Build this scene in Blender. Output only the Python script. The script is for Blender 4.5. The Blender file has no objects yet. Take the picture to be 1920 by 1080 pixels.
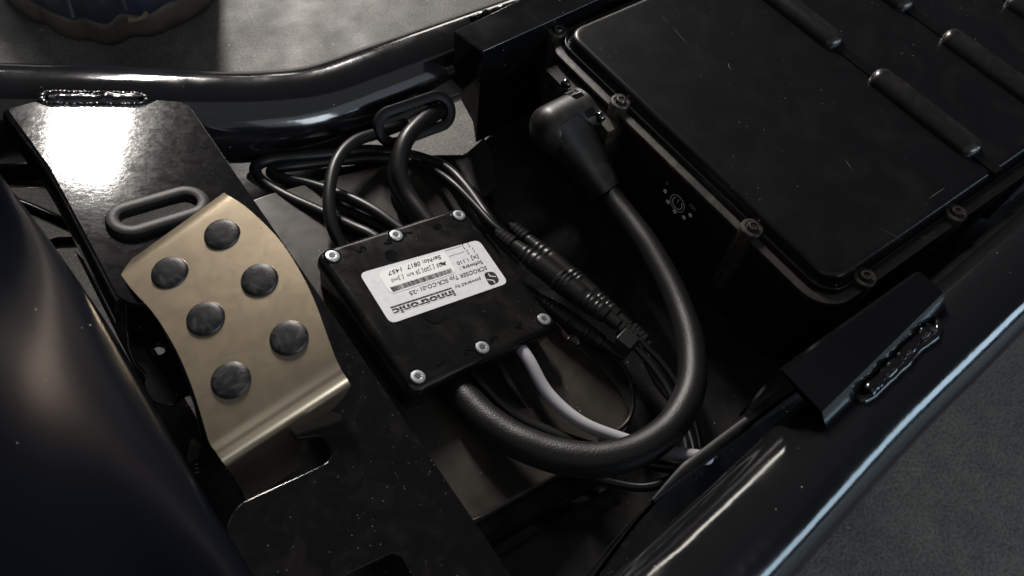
import bpy, math, random
from mathutils import Vector, Matrix
random.seed(7)
C = bpy.context.scene.collection
# ------------------------------------------------------------------ camera
F_PX, CAM_H = 1465.0, 0.36
AX = Vector((3132, -1771, F_PX)).normalized()
AY = Vector((-2170, -2627, F_PX)); AY = (AY - AX * AX.dot(AY)).normalized()
AZ = AX.cross(AY)
CAM = Vector((0, 0, CAM_H))
def cam_to_world(v): return Vector((AX.dot(v), AY.dot(v), AZ.dot(v)))
cd = bpy.data.cameras.new('camera'); cam = bpy.data.objects.new('camera', cd); C.objects.link(cam)
cd.sensor_width = 36; cd.lens = 36 * F_PX / 1920; cd.clip_start = .01; cd.clip_end = 100
r_ = cam_to_world(Vector((1, 0, 0))); u_ = cam_to_world(Vector((0, -1, 0))); b_ = cam_to_world(Vector((0, 0, -1)))
cam.matrix_world = Matrix(((r_.x, u_.x, b_.x, 0), (r_.y, u_.y, b_.y, 0), (r_.z, u_.z, b_.z, CAM_H), (0, 0, 0, 1)))
cd.dof.use_dof = True; cd.dof.focus_distance = .47; cd.dof.aperture_fstop = 11
bpy.context.scene.camera = cam
vs = bpy.context.scene.view_settings
vs.view_transform = 'Standard'; vs.look = 'None'; vs.exposure = 0; vs.gamma = 1
# ------------------------------------------------------------------ world and lamps
w = bpy.data.worlds.new('World'); bpy.context.scene.world = w; w.use_nodes = True
w.node_tree.nodes['Background'].inputs[0].default_value = (.75, .85, 1, 1)
w.node_tree.nodes['Background'].inputs[1].default_value = .03
def lamp(name, loc, target, sx, sy, power, col, spread=180):
    l = bpy.data.lights.new(name, 'AREA'); l.shape = 'RECTANGLE'; l.size = sx; l.size_y = sy
    l.energy = power; l.color = col; l.spread = math.radians(spread)
    o = bpy.data.objects.new(name, l); C.objects.link(o); o.location = loc
    o.rotation_euler = (Vector(target) - Vector(loc)).to_track_quat('-Z', 'Y').to_euler()
    return o
T = (.15, .25, -.05)
def at(az, el, d):
    a, e = math.radians(az), math.radians(el); return (d * math.sin(a) * math.cos(e), d * math.cos(a) * math.cos(e), d * math.sin(e))
def frm(b, az, el, d): return tuple(Vector(b) + Vector(at(az, el, d)))
B0 = (.02, .40, .0)
lamp('window_light', frm(B0, 26.2, 32.3, 3), B0, .18, .85, 116, (1, .94, .88))
lamp('window_light', frm(B0, 6, 25, 3.2), B0, .7, .16, 9, (1, .96, .92))
lamp('low_window_light', frm((.2, .2, 0), 36, 12, 4.5), (.2, .2, 0), 1.7, .36, 20, (1, .94, .86))
lamp('overhead_light', (.6, .6, 2.7), (.6, .6, 0), 6, 6, 2.5, (1, .97, .95))
lamp('overhead_light', (-.6, -1.9, 2.6), (-.2, .2, 0), 8, 4.2, 26, (.95, .97, 1))  # broad fill added behind the camera to lift the label
lamp('fold_fill_light', at(166, 17, 4), (0, 0, 0), .9, 1.1, 38, (.84, .92, 1))  # unseen lamp added to brighten the pedal's fold and streak the far tube
lamp('broad_fill_light', at(158, 20, 4.6), (0, 0, 0), 3.4, 2.4, 20, (.72, .84, 1))  # large bluish fill added for a wider glow along the controller's front edge
lamp('side_window_light', at(141, 8, 4), (0, 0, 0), 3.1, .60, 38, (.60, .82, 1))

# ------------------------------------------------------------------ pixel to place helpers
def W(px, py, z):
    d = cam_to_world(Vector((px - 960, py - 540, F_PX)))
    return CAM + d * ((z - CAM_H) / d.z)
def WP(px, py, o, n):
    d = cam_to_world(Vector((px - 960, py - 540, F_PX)))
    return CAM + d * ((o - CAM).dot(n) / d.dot(n))
def depth(p): return -(cam.matrix_world.inverted() @ p).z
CAMI = cam.matrix_world.inverted()
def rad(pxw, p): return .5 * pxw * (-(CAMI @ p).z) / F_PX
class Plane:
    def __init__(s, o, n, uhint=Vector((1, 0, 0))):
        s.o = Vector(o); s.n = Vector(n).normalized()
        s.u = (uhint - s.n * uhint.dot(s.n)).normalized(); s.v = s.n.cross(s.u)
    def l(s, px, py):
        d = WP(px, py, s.o, s.n) - s.o; return (d.dot(s.u), d.dot(s.v))
    def w(s, a, b, h=0): return s.o + s.u * a + s.v * b + s.n * h
    def m(s, a=0, b=0, h=0, rot=0):
        c, k = math.cos(rot), math.sin(rot); u = s.u * c + s.v * k; v = s.v * c - s.u * k; p = s.w(a, b, h)
        return Matrix(((u.x, v.x, s.n.x, p.x), (u.y, v.y, s.n.y, p.y), (u.z, v.z, s.n.z, p.z), (0, 0, 0, 1)))
    def off(s, h): return Plane(s.o + s.n * h, s.n, s.u)
NC = Vector((.24658, -.01732, .96897)).normalized()
PC = Plane(W(820, 560, -.030), NC)            # controller lid plane
# ------------------------------------------------------------------ materials
def mat(name, base, rough=.5, tint=None, metal=0, spec=.5, bump=0, bscale=500, specks=0, coat=0, rvar=0, cvar=0, vscale=25, speck_col=(.35, .33, .3), speck_scale=330, aniso=0, speck_r=.13, dust=0, dust_col=(.12, .105, .085), rings=0):
    m = bpy.data.materials.new(name); m.use_nodes = True; nt = m.node_tree; N = nt.nodes; L = nt.links
    b = N['Principled BSDF']
    tc = N.new('ShaderNodeTexCoord'); geo = tc.outputs['Object']
    b.inputs['Base Color'].default_value = (*base, 1); b.inputs['Roughness'].default_value = rough
    b.inputs['Metallic'].default_value = metal; b.inputs['Specular IOR Level'].default_value = spec
    b.inputs['Coat Weight'].default_value = coat; b.inputs['Coat Roughness'].default_value = .06
    if tint: b.inputs['Specular Tint'].default_value = (*tint, 1)
    if aniso: b.inputs['Anisotropic'].default_value = aniso
    col = None
    def noise(sc, det=4, dist=0):
        n = N.new('ShaderNodeTexNoise'); n.inputs['Scale'].default_value = sc; n.inputs['Detail'].default_value = det
        n.inputs['Distortion'].default_value = dist; L.new(geo, n.inputs['Vector']); return n
    def mrange(src, a, b2, c, d):
        r = N.new('ShaderNodeMapRange'); L.new(src, r.inputs[0])
        for i, v in enumerate((a, b2, c, d)): r.inputs[i + 1].default_value = v
        return r.outputs[0]
    def mixc(fac, a, b2):
        x = N.new('ShaderNodeMix'); x.data_type = 'RGBA'
        L.new(fac, x.inputs[0])
        for sock, v in ((x.inputs[6], a), (x.inputs[7], b2)):
            if isinstance(v, tuple): sock.default_value = (*v, 1)
            else: L.new(v, sock)
        return x.outputs[2]
    c = base
    if cvar:
        n = noise(vscale, 6, .6); f = mrange(n.outputs[0], .35, .65, 0, 1)
        c = mixc(f, tuple(x * (1 - cvar) for x in base), tuple(min(1, x * (1 + cvar)) for x in base))
    if dust:
        n = noise(vscale * .7, 8, 1.5); f = mrange(n.outputs[0], .48, .78, 0, dust); c = mixc(f, c, dust_col)
    rr = None
    if rvar:
        n = noise(vscale * 1.7, 7, .8); rr = mrange(n.outputs[0], .3, .7, max(.02, rough - rvar), rough + rvar); L.new(rr, b.inputs['Roughness'])
    if specks:
        v = N.new('ShaderNodeTexVoronoi'); v.inputs['Scale'].default_value = speck_scale; L.new(geo, v.inputs['Vector'])
        a = N.new('ShaderNodeMath'); a.operation = 'LESS_THAN'; L.new(v.outputs['Distance'], a.inputs[0]); a.inputs[1].default_value = speck_r
        s = N.new('ShaderNodeSeparateColor'); L.new(v.outputs['Color'], s.inputs[0])
        n = noise(22, 3); th = mrange(n.outputs[0], .40, .70, 1, 1 - specks)
        g = N.new('ShaderNodeMath'); g.operation = 'GREATER_THAN'; L.new(s.outputs[0], g.inputs[0]); L.new(th, g.inputs[1])
        mu = N.new('ShaderNodeMath'); mu.operation = 'MULTIPLY'; L.new(a.outputs[0], mu.inputs[0]); L.new(g.outputs[0], mu.inputs[1])
        mu2 = N.new('ShaderNodeMath'); mu2.operation = 'MULTIPLY'; L.new(mu.outputs[0], mu2.inputs[0]); L.new(s.outputs[1], mu2.inputs[1])
        c = mixc(mu2.outputs[0], c, speck_col)
    if not isinstance(c, tuple): L.new(c, b.inputs['Base Color'])
    if bump:
        n = noise(bscale, 3); bp = N.new('ShaderNodeBump'); bp.inputs['Strength'].default_value = 1; bp.inputs['Distance'].default_value = bump
        L.new(n.outputs[0], bp.inputs['Height']); L.new(bp.outputs[0], b.inputs['Normal'])
    return m
M = dict(
    gloss=mat('gloss_black_powder_coat', (.004, .004, .0045), .13, bump=.00004, bscale=260, specks=.22, spec=.55, rvar=.03),
    plate=mat('gloss_black_plate', (.0045, .004, .0045), .085, bump=.00002, bscale=420, specks=.45, spec=.6, rvar=.012, dust=.06, speck_scale=600, speck_r=.11, vscale=90),
    tube=mat('gloss_black_tube', (.008, .0078, .009), .11, bump=.00012, bscale=60, specks=.12, spec=.65, rvar=.03),
    weld=mat('gloss_black_weld', (.006, .006, .007), .17, bump=0, bscale=110, spec=.7),
    pan=mat('pan_black', (.011, .011, .0115), .24, bump=.00004, bscale=150, specks=.5, spec=.5, dust=.45, dust_col=(.06, .055, .05), rvar=.08),
    tray=mat('tray_plastic', (.026, .022, .018), .34, bump=.00003, bscale=90, specks=.2, spec=.5, rvar=.06, cvar=.35, dust=.3),
    lid=mat('battery_lid_plastic', (.005, .005, .006), .27, bump=.000015, bscale=900, specks=.10, spec=.33, cvar=.1, rvar=.012, dust=.10, speck_scale=520, dust_col=(.05, .045, .038), vscale=30),
    rib=mat('rib_plastic', (.009, .009, .009), .27, bump=.00008, bscale=1300, spec=.55, dust=.3, dust_col=(.05, .045, .038), vscale=90),
    casting=mat('battery_rim_plastic', (.026, .023, .019), .36, bump=.00012, bscale=1500, spec=.6, dust=.7, dust_col=(.12, .105, .08), vscale=110),
    wall=mat('battery_wall', (.007, .007, .008), .5, spec=.3),
    box=mat('controller_plastic', (.006, .0057, .0055), .20, bump=.00004, bscale=420, specks=.32, spec=.55, rvar=.06, dust=.14, vscale=40, speck_col=(.10, .09, .08)),
    mark=mat('embossed_mark', (.005, .005, .005), .12, spec=.7),
    rubber=mat('rubber', (.008, .008, .0085), .45, bump=.00008, bscale=700, spec=.22, dust=.15, vscale=60, dust_col=(.07, .065, .06)),
    stud=mat('rubber_stud', (.008, .008, .010), .42, bump=.00012, bscale=330, spec=.4, dust=.6, vscale=130, dust_col=(.12, .115, .11)),
    cable=mat('black_cable', (.010, .010, .010), .38, bump=.00003, bscale=900, spec=.4),
    thick=mat('thick_cable_rubber', (.007, .0068, .007), .42, bump=.00022, bscale=1100, spec=.4),
    plug=mat('plug_plastic', (.011, .010, .0095), .42, bump=.00009, bscale=800, spec=.5, dust=.35, vscale=70),
    grey=mat('grey_cable', (.40, .395, .43), .42, spec=.4, cvar=.06),
    gold=mat('brushed_champagne_metal', (.68, .56, .40), .32, metal=1, bump=.000012, bscale=2200, cvar=.02, rvar=.015, vscale=60, dust=.10, dust_col=(.40, .32, .22), specks=.05, speck_col=(.05, .04, .03)),
    zinc=mat('zinc_screw', (.50, .53, .55), .38, metal=.75, bump=.00005, bscale=1500),
    dscrew=mat('dark_screw', (.13, .12, .11), .35, metal=.9, bump=.0001, bscale=900),
    recess=mat('grey_recess', (.10, .11, .115), .5, metal=.6),
    hole=mat('screw_recess', (.004, .004, .004), .6, spec=.2),
    label=mat('silver_label', (.72, .73, .75), .45, cvar=.05, bump=.00001, bscale=1500, vscale=300, spec=.4),
    sticker=mat('white_sticker', (.86, .86, .85), .5, cvar=.02),
    ink=mat('black_ink', (.022, .02, .02), .5, spec=.3),
    whiteink=mat('white_ink', (.9, .9, .92), .5),
    dimink2=mat('grey_print', (.28, .28, .29), .5),
    dimink=mat('grey_ink', (.10, .10, .11), .5),
    panel=mat('display_film', (.005, .005, .006), .25, spec=.5),
    sole=mat('shoe_sole_rubber', (.115, .10, .082), .5, cvar=.3, vscale=30, bump=.0004, bscale=200, dust=.3, dust_col=(.12, .11, .09)),
    shoe=mat('shoe_leather', (.045, .058, .085), .42, cvar=.25, vscale=25, bump=.0002, bscale=300),
    crumb=mat('dry_mud', (.25, .20, .14), .9),
    fender=mat('fender_black', (.004, .005, .008), .34, spec=.035, tint=(1, .70, .48), specks=.03, bump=.00003, bscale=200),  # warm specular tint stands in for brown surroundings reflected in the black shell
)
def floor_mat():
    m = bpy.data.materials.new('polished_concrete'); m.use_nodes = True; nt = m.node_tree; N = nt.nodes; L = nt.links; b = N['Principled BSDF']
    tc = N.new('ShaderNodeTexCoord')
    def noise(s, d, dist=0):
        n = N.new('ShaderNodeTexNoise'); n.inputs['Scale'].default_value = s; n.inputs['Detail'].default_value = d; n.inputs['Distortion'].default_value = dist
        L.new(tc.outputs['Object'], n.inputs['Vector']); return n
    def ramp(n, pts):
        r = N.new('ShaderNodeValToRGB'); L.new(n.outputs[0], r.inputs[0]); e = r.color_ramp.elements
        e[0].position, e[0].color = pts[0][0], (*pts[0][1], 1); e[1].position, e[1].color = pts[-1][0], (*pts[-1][1], 1)
        for p, c in pts[1:-1]: x = e.new(p); x.color = (*c, 1)
        return r.outputs[0]
    a = ramp(noise(7, 9, .7), [(.28, (.075, .075, .076)), (.5, (.125, .123, .119)), (.74, (.185, .18, .17))])
    f = ramp(noise(70, 10, .4), [(.30, (.75, .75, .75)), (.68, (1.15, 1.13, 1.1))])
    mx = N.new('ShaderNodeMix'); mx.data_type = 'RGBA'; mx.blend_type = 'MULTIPLY'; mx.inputs[0].default_value = .75
    m0 = N.new('ShaderNodeMix'); m0.data_type = 'RGBA'; m0.blend_type = 'MULTIPLY'; m0.inputs[0].default_value = .8; L.new(a, m0.inputs[6])
    L.new(ramp(noise(420, 5), [(.36, (.66, .66, .66)), (.62, (1.3, 1.28, 1.24))]), m0.inputs[7]); L.new(m0.outputs[2], mx.inputs[6]); L.new(f, mx.inputs[7])
    v = N.new('ShaderNodeTexVoronoi'); v.inputs['Scale'].default_value = 95; L.new(tc.outputs['Object'], v.inputs['Vector'])
    rr = N.new('ShaderNodeMapRange'); L.new(v.outputs['Distance'], rr.inputs[0]); b.inputs['Specular IOR Level'].default_value = .13; rr.inputs[1].default_value = .07; rr.inputs[2].default_value = .15; rr.inputs[3].default_value = 1; rr.inputs[4].default_value = 0
    sp = N.new('ShaderNodeSeparateColor'); L.new(v.outputs['Color'], sp.inputs[0]); g = N.new('ShaderNodeMath'); g.operation = 'GREATER_THAN'; L.new(sp.outputs[0], g.inputs[0]); g.inputs[1].default_value = .86
    mm = N.new('ShaderNodeMath'); mm.operation = 'MULTIPLY'; L.new(rr.outputs[0], mm.inputs[0]); L.new(g.outputs[0], mm.inputs[1])
    m2 = N.new('ShaderNodeMix'); m2.data_type = 'RGBA'; L.new(mm.outputs[0], m2.inputs[0]); L.new(mx.outputs[2], m2.inputs[6]); m2.inputs[7].default_value = (.3, .29, .27, 1)
    L.new(m2.outputs[2], b.inputs['Base Color'])
    r = N.new('ShaderNodeMapRange'); L.new(noise(30, 6).outputs[0], r.inputs[0]); r.inputs[1].default_value = .3; r.inputs[2].default_value = .7; r.inputs[3].default_value = .40; r.inputs[4].default_value = .55
    L.new(r.outputs[0], b.inputs['Roughness'])
    bp = N.new('ShaderNodeBump'); bp.inputs['Distance'].default_value = .00035; bp.inputs['Strength'].default_value = .8; L.new(noise(420, 6).outputs[0], bp.inputs['Height']); L.new(bp.outputs[0], b.inputs['Normal'])
    return m
M['floor'] = floor_mat()
# ------------------------------------------------------------------ object helpers
WORLD = {}
def wloc(o): return WORLD[o.name]
def thing(name, label, cat, loc, group=None):
    o = bpy.data.objects.new(name, None); C.objects.link(o); o.location = loc; o.empty_display_size = .02
    o['label'] = label; o['category'] = cat
    if group: o['group'] = group
    WORLD[o.name] = Vector(loc); return o
def tag(o, label, cat, group=None):
    o['label'] = label; o['category'] = cat
    if group: o['group'] = group
    return o
def mesh(name, V, Fc, m, ang=.7):
    me = bpy.data.meshes.new(name); me.from_pydata([tuple(v) for v in V], [], Fc); me.materials.append(m)
    me.validate(); me.polygons.foreach_set('use_smooth', [True] * len(me.polygons))
    if ang: me.set_sharp_from_angle(angle=ang)
    return me
def obj(name, VF, m, parent=None, ang=.7, loc=None):
    V, Fc = VF; V = [Vector(v) for v in V]
    if loc is None:
        loc = Vector((sum(v.x for v in V) / len(V), sum(v.y for v in V) / len(V), min(v.z for v in V)))
    loc = Vector(loc)
    me = mesh(name, [v - loc for v in V], Fc, m, ang)
    o = bpy.data.objects.new(name, me); C.objects.link(o)
    if parent: o.parent = parent; o.location = loc - wloc(parent)
    else: o.location = loc
    WORLD[o.name] = loc; return o
def inst(name, me, mw, parent=None):
    o = bpy.data.objects.new(name, me); C.objects.link(o)
    if parent: o.parent = parent; o.matrix_local = Matrix.Translation(-wloc(parent)) @ mw
    else: o.matrix_world = mw; o.location = mw.translation
    WORLD[o.name] = mw.translation.copy(); return o
def catmull(P, n=10, closed=False):
    P = [Vector(p) for p in P]; out = []
    N = len(P); rng = range(N) if closed else range(N - 1)
    for i in rng:
        p0 = P[(i - 1) % N] if (closed or i > 0) else P[0] * 2 - P[1]
        p1 = P[i]; p2 = P[(i + 1) % N]; p3 = P[(i + 2) % N] if (closed or i < N - 2) else P[-1] * 2 - P[-2]
        for k in range(n):
            t = k / n
            out.append(.5 * ((2 * p1) + (p2 - p0) * t + (2 * p0 - 5 * p1 + 4 * p2 - p3) * t * t + (3 * p1 - p0 - 3 * p2 + p3) * t ** 3))
    if not closed: out.append(P[-1].copy())
    return out
def tube(path, r, seg=16, closed=False, rf=None, cap=True, squash=None):
    """sweep; r number or list; rf(i, theta) multiplies the radius"""
    n = len(path); V = []; Fc = []
    tan = []
    for i in range(n):
        a = path[(i - 1) % n] if (closed or i) else path[0]; b = path[(i + 1) % n] if (closed or i < n - 1) else path[-1]
        tan.append((b - a).normalized())
    up = Vector((0, 0, 1)) if abs(tan[0].z) < .9 else Vector((1, 0, 0))
    x = (up - tan[0] * up.dot(tan[0])).normalized()
    for i in range(n):
        if squash is not None: x = (squash - tan[i] * squash.dot(tan[i])).normalized()
        else: x = (x - tan[i] * x.dot(tan[i])).normalized()
        y = tan[i].cross(x); R = r[i] if isinstance(r, (list, tuple)) else r
        for k in range(seg):
            t = 2 * math.pi * k / seg; q = R * (rf(i, t) if rf else 1)
            V.append(path[i] + x * (math.cos(t) * q) + y * (math.sin(t) * q))
    for i in range(n if closed else n - 1):
        a = i * seg; b = ((i + 1) % n) * seg
        for k in range(seg):
            k2 = (k + 1) % seg; Fc.append((a + k, a + k2, b + k2, b + k))
    if not closed and cap:
        Fc.append(tuple(range(seg - 1, -1, -1))); Fc.append(tuple(range((n - 1) * seg, n * seg)))
    return V, Fc
def lathe(prof, seg=24):
    V = []; Fc = []
    for (r, z) in prof:
        for k in range(seg):
            t = 2 * math.pi * k / seg; V.append((r * math.cos(t), r * math.sin(t), z))
    for i in range(len(prof) - 1):
        for k in range(seg):
            k2 = (k + 1) % seg; Fc.append((i * seg + k, i * seg + k2, (i + 1) * seg + k2, (i + 1) * seg + k))
    Fc.append(tuple(range(seg - 1, -1, -1))); Fc.append(tuple(range((len(prof) - 1) * seg, len(prof) * seg)))
    return V, Fc
def merge(*parts):
    V = []; Fc = []
    for v, f in parts:
        b = len(V); V += list(v); Fc += [tuple(i + b for i in q) for q in f]
    return V, Fc
def loft(loops, capa=True, capb=True, closed=True):
    n = len(loops[0]); V = [p for l in loops for p in l]; Fc = []
    for i in range(len(loops) - 1):
        for k in range(n if closed else n - 1):
            k2 = (k + 1) % n; Fc.append((i * n + k, i * n + k2, (i + 1) * n + k2, (i + 1) * n + k))
    if capa: Fc.append(tuple(range(n - 1, -1, -1)))
    if capb: Fc.append(tuple(range((len(loops) - 1) * n, len(loops) * n)))
    return V, Fc
def rrect(x0, y0, x1, y1, r, n=7):
    out = []
    for cx, cy, a in ((x1 - r, y1 - r, 0), (x0 + r, y1 - r, 90), (x0 + r, y0 + r, 180), (x1 - r, y0 + r, 270)):
        for k in range(n + 1):
            t = math.radians(a + 90 * k / n); out.append((cx + r * math.cos(t), cy + r * math.sin(t)))
    return out
def rpoly(pts, r, n=5):
    out = []; N = len(pts); rs = r if isinstance(r, (list, tuple)) else [r] * N
    for i in range(N):
        p = Vector(pts[i]); a = Vector(pts[i - 1]) - p; b = Vector(pts[(i + 1) % N]) - p
        if rs[i] <= 0: out.append(tuple(p)); continue
        la, lb = a.length, b.length; a.normalize(); b.normalize(); q = min(rs[i], la * .45, lb * .45)
        s, e = p + a * q, p + b * q
        for k in range(n + 1):
            t = k / n; out.append(tuple(s * (1 - t) ** 2 + p * 2 * t * (1 - t) + e * t * t))
    return out
def ccw(pts):
    A = sum(pts[i - 1][0] * pts[i][1] - pts[i][0] * pts[i - 1][1] for i in range(len(pts)))
    return pts if A > 0 else pts[::-1]
def flat(loops, thick, bevel=0, bres=2):
    """2-D outline with holes -> local slab from z=-thick to z=0 (via a curve)"""
    cu = bpy.data.curves.new('tmp', 'CURVE'); cu.dimensions = '2D'; cu.fill_mode = 'BOTH'
    cu.extrude = max(1e-5, thick / 2 - bevel); cu.bevel_depth = bevel; cu.bevel_resolution = bres; cu.offset = -bevel
    for l in loops:
        sp = cu.splines.new('POLY'); sp.points.add(len(l) - 1); sp.use_cyclic_u = True
        for i, (x, y) in enumerate(l): sp.points[i].co = (x, y, 0, 1)
    o = bpy.data.objects.new('tmp', cu); me = bpy.data.meshes.new_from_object(o)
    V = [(v.co.x, v.co.y, v.co.z - thick / 2) for v in me.vertices]; Fc = [tuple(p.vertices) for p in me.polygons]
    bpy.data.objects.remove(o); bpy.data.curves.remove(cu); bpy.data.meshes.remove(me)
    return V, Fc
def on(pl, VF, a=0, b=0, h=0, rot=0):
    m = pl.m(a, b, h, rot); return [m @ Vector(v) for v in VF[0]], VF[1]
def text_vf(s, bold=0, spacing=1, thick=.00005):
    cu = bpy.data.curves.new('tmp', 'FONT'); cu.body = s; cu.size = 1; cu.extrude = 0; cu.offset = bold; cu.space_character = spacing; cu.resolution_u = 3
    o = bpy.data.objects.new('tmp', cu); me = bpy.data.meshes.new_from_object(o)
    V = [v.co.copy() for v in me.vertices]; Fc = [tuple(p.vertices) for p in me.polygons]
    bpy.data.objects.remove(o); bpy.data.curves.remove(cu); bpy.data.meshes.remove(me)
    return V, Fc
def text_fit(s, pl, start, end, hvec, h=.0002, cap=.7, bold=0, spacing=1):
    """fit text: baseline start -> end in plane coords, hvec = cap height vector"""
    V, Fc = text_vf(s, bold, spacing); x0 = min(v.x for v in V); x1 = max(v.x for v in V)
    S = Vector(start); E_ = Vector(end); H = Vector(hvec)
    out = []
    for v in V:
        p = S + (E_ - S) * ((v.x - x0) / (x1 - x0)) + H * (v.y / cap); out.append(pl.w(p.x, p.y, h))
    a = (E_ - S).cross(H) if False else (E_ - S).x * H.y - (E_ - S).y * H.x
    if a < 0: Fc = [f[::-1] for f in Fc]
    return out, Fc
def quad_slab(pts, th, n):
    """3-D polygon (ordered) thickened by th against n"""
    n = Vector(n).normalized(); a = [Vector(p) for p in pts]; b = [p - n * th for p in a]; k = len(a)
    V = a + b; Fc = [tuple(range(k)), tuple(range(2 * k - 1, k - 1, -1))]
    for i in range(k): j = (i + 1) % k; Fc.append((i, i + k, j + k, j))
    return V, Fc
def ripple(amp, n, seed):
    rnd = random.Random(seed); ph = [rnd.uniform(0, 6.28) for _ in range(8)]
    def f(i, t): return 1 + amp * (.5 * math.sin(i * .55 + ph[0]) + .3 * math.sin(i * 1.27 + ph[1] + t) + .3 * math.sin(i * .9 + 2 * t + ph[2]) + .15 * math.sin(i * 2.1 + ph[3]))
    return f
def bevel_obj(o, w_, seg=3):
    b = o.modifiers.new('bevel', 'BEVEL'); b.width = w_; b.segments = seg; b.limit_method = 'ANGLE'; b.angle_limit = math.radians(40); b.harden_normals = False
    return o
def on_tube(px, py, path, r, lift=0, zmin=-.03):
    d = cam_to_world(Vector((px - 960, py - 540, F_PX))).normalized(); t = .1; best = (9, None)
    while t < 1.2:
        q = CAM + d * t; m = min((q - p).length for p in path)
        if m < best[0]: best = (m, q)
        if m <= r + lift: return q
        t += .0004
    return best[1]
def pxpath(pts, n=10): return catmull([W(*p) for p in pts], n)

# ================================================================== floor
g = 6
fl = obj('floor', ([(-g, -g, -.16), (g, -g, -.16), (g, g, -.16), (-g, g, -.16)], [(0, 1, 2, 3)]), M['floor'], loc=(0, 0, -.16)); fl['kind'] = 'structure'

# ================================================================== scooter frame
fr = thing('scooter_frame', 'gloss black tubular scooter frame with welded cross plate, brackets and battery pan', 'scooter frame', W(900, 600, -.10))
UZ = -.026
up = [(-330, 205, .006), (-120, 212, -.004), (60, 215, -.0135), (220, 217, -.022), (400, 221, -.034), (500, 218, -.041), (600, 204, -.047), (720, 161, -.051), (860, 108, -.054), (1000, 55, -.056), (1130, 2, -.058), (1400, -110, -.062)]
pu = pxpath(up, 12)
obj('side_tube', tube(pu, [rad(150, p) if False else .0305 for p in pu], 40), M['tube'], fr)
lo = [(860, 1620, .040), (1000, 1420, .034), (1140, 1270, .028), (1240, 1160, .023), (1320, 1082, .018), (1410, 993, .013), (1520, 880, .007), (1640, 760, .000), (1760, 648, -.006), (1920, 498, -.012), (2100, 330, -.018), (2400, 40, -.03)]
pl_ = pxpath(lo, 12)
pl_f = [pl_[i].lerp(pl_[i + 1], k / 6) for i in range(len(pl_) - 1) for k in range(6)]
obj('side_tube', tube(pl_, .0258, 40), M['tube'], fr)
# cross plate, parallel to the controller, sitting on the far tube
PP_ = PC.off(.008)
def L_(pl, pts): return [pl.l(*p) for p in pts]
outer = L_(PP_, [(12, 204), (66, 190), (80, 196), (270, 198), (292, 188), (350, 190), (470, 366), (700, 700), (960, 1080), (1060, 1230), (430, 1230), (424, 985), (446, 945), (560, 893), (612, 868), (624, 850), (606, 816), (556, 822), (470, 690), (330, 556), (262, 572), (222, 560), (160, 440), (90, 310)])
rr_ = [.0035, .001, .002, .002, .001, .008, 0, 0, 0, 0, 0, .010, .008, 0, .002, .001, .003, .001, .004, .004, .004, .005, 0, 0]
outer = ccw(rpoly(outer, rr_))
slot1 = [PP_.l(*p) for p in [(232, 420), (365, 383)]]
def stadium(a, b, r, n=10):
    a = Vector(a); b = Vector(b); d = (b - a).normalized(); ang = math.atan2(d.y, d.x); out = []
    for c, s, o2 in ((b, -90, a), (a, 90, b)):
        for k in range(n + 1):
            t = ang + math.radians(s + 180 * k / n); out.append((c.x + r * math.cos(t), c.y + r * math.sin(t)))
        m = max(2, int((a - b).length / (math.pi * r / n))); e0 = Vector(out[-1])
        for k in range(1, m): q = e0 + (o2 - c) * (k / m); out.append((q.x, q.y))
    return out
s1a, s1b = Vector(slot1[0]), Vector(slot1[1]); mid = (s1a + s1b) / 2; dd = (s1b - s1a)
hole1 = stadium(mid - dd * .36, mid + dd * .36, .0062)
hole2 = rpoly(L_(PP_, [(600, 1110), (648, 1078), (738, 1035), (752, 1042), (800, 1130), (740, 1180)]), .004)
cp = obj('cross_plate', on(PP_, flat([outer, hole1, hole2], .003, .0004)), M['plate'], fr)
# folded flange along the plate's left edge
fe = [(12, 204), (90, 310), (160, 440), (222, 560)]
a = [PP_.w(*PP_.l(*p), -.0012) for p in fe]; fa = []
V = []
prof = [(0, 0), (-.0018, -.0006), (-.0032, -.002), (-.0038, -.005), (-.0038, -.019), (-.0018, -.019), (-.0018, -.005), (0, -.003)]
uu = PC.u
loops = [[p + uu * (q[0] + .0012) + NC * (q[1] + .0010) for q in prof] for p in catmull(a, 6)]
obj('plate_flange', loft(loops), M['plate'], fr)
# weld beads: loops of rippled metal
def bead_loop(pl, pa, pb, r, rb, n, seed, h=0):
    lp = stadium(pl.l(*pa), pl.l(*pb), r, 14); P3 = [pl.w(x, y, h) for x, y in lp]; P3 = catmull(P3, 4, True)
    return tube(P3, rb, 10, closed=True, rf=ripple(.16, len(P3), seed))
wb = obj('weld_bead', bead_loop(PP_.off(-.0010), (98, 187), (256, 189), .0052, .0024, 30, 3), M['weld'], fr)
obj('weld_bead', tube([PP_.off(-.0018).w(*PP_.l(x, 187 + .6 * math.sin(x * .2))) for x in range(92, 266, 6)], .0052, 10, rf=ripple(.15, 20, 5)), M['weld'], fr)
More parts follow.
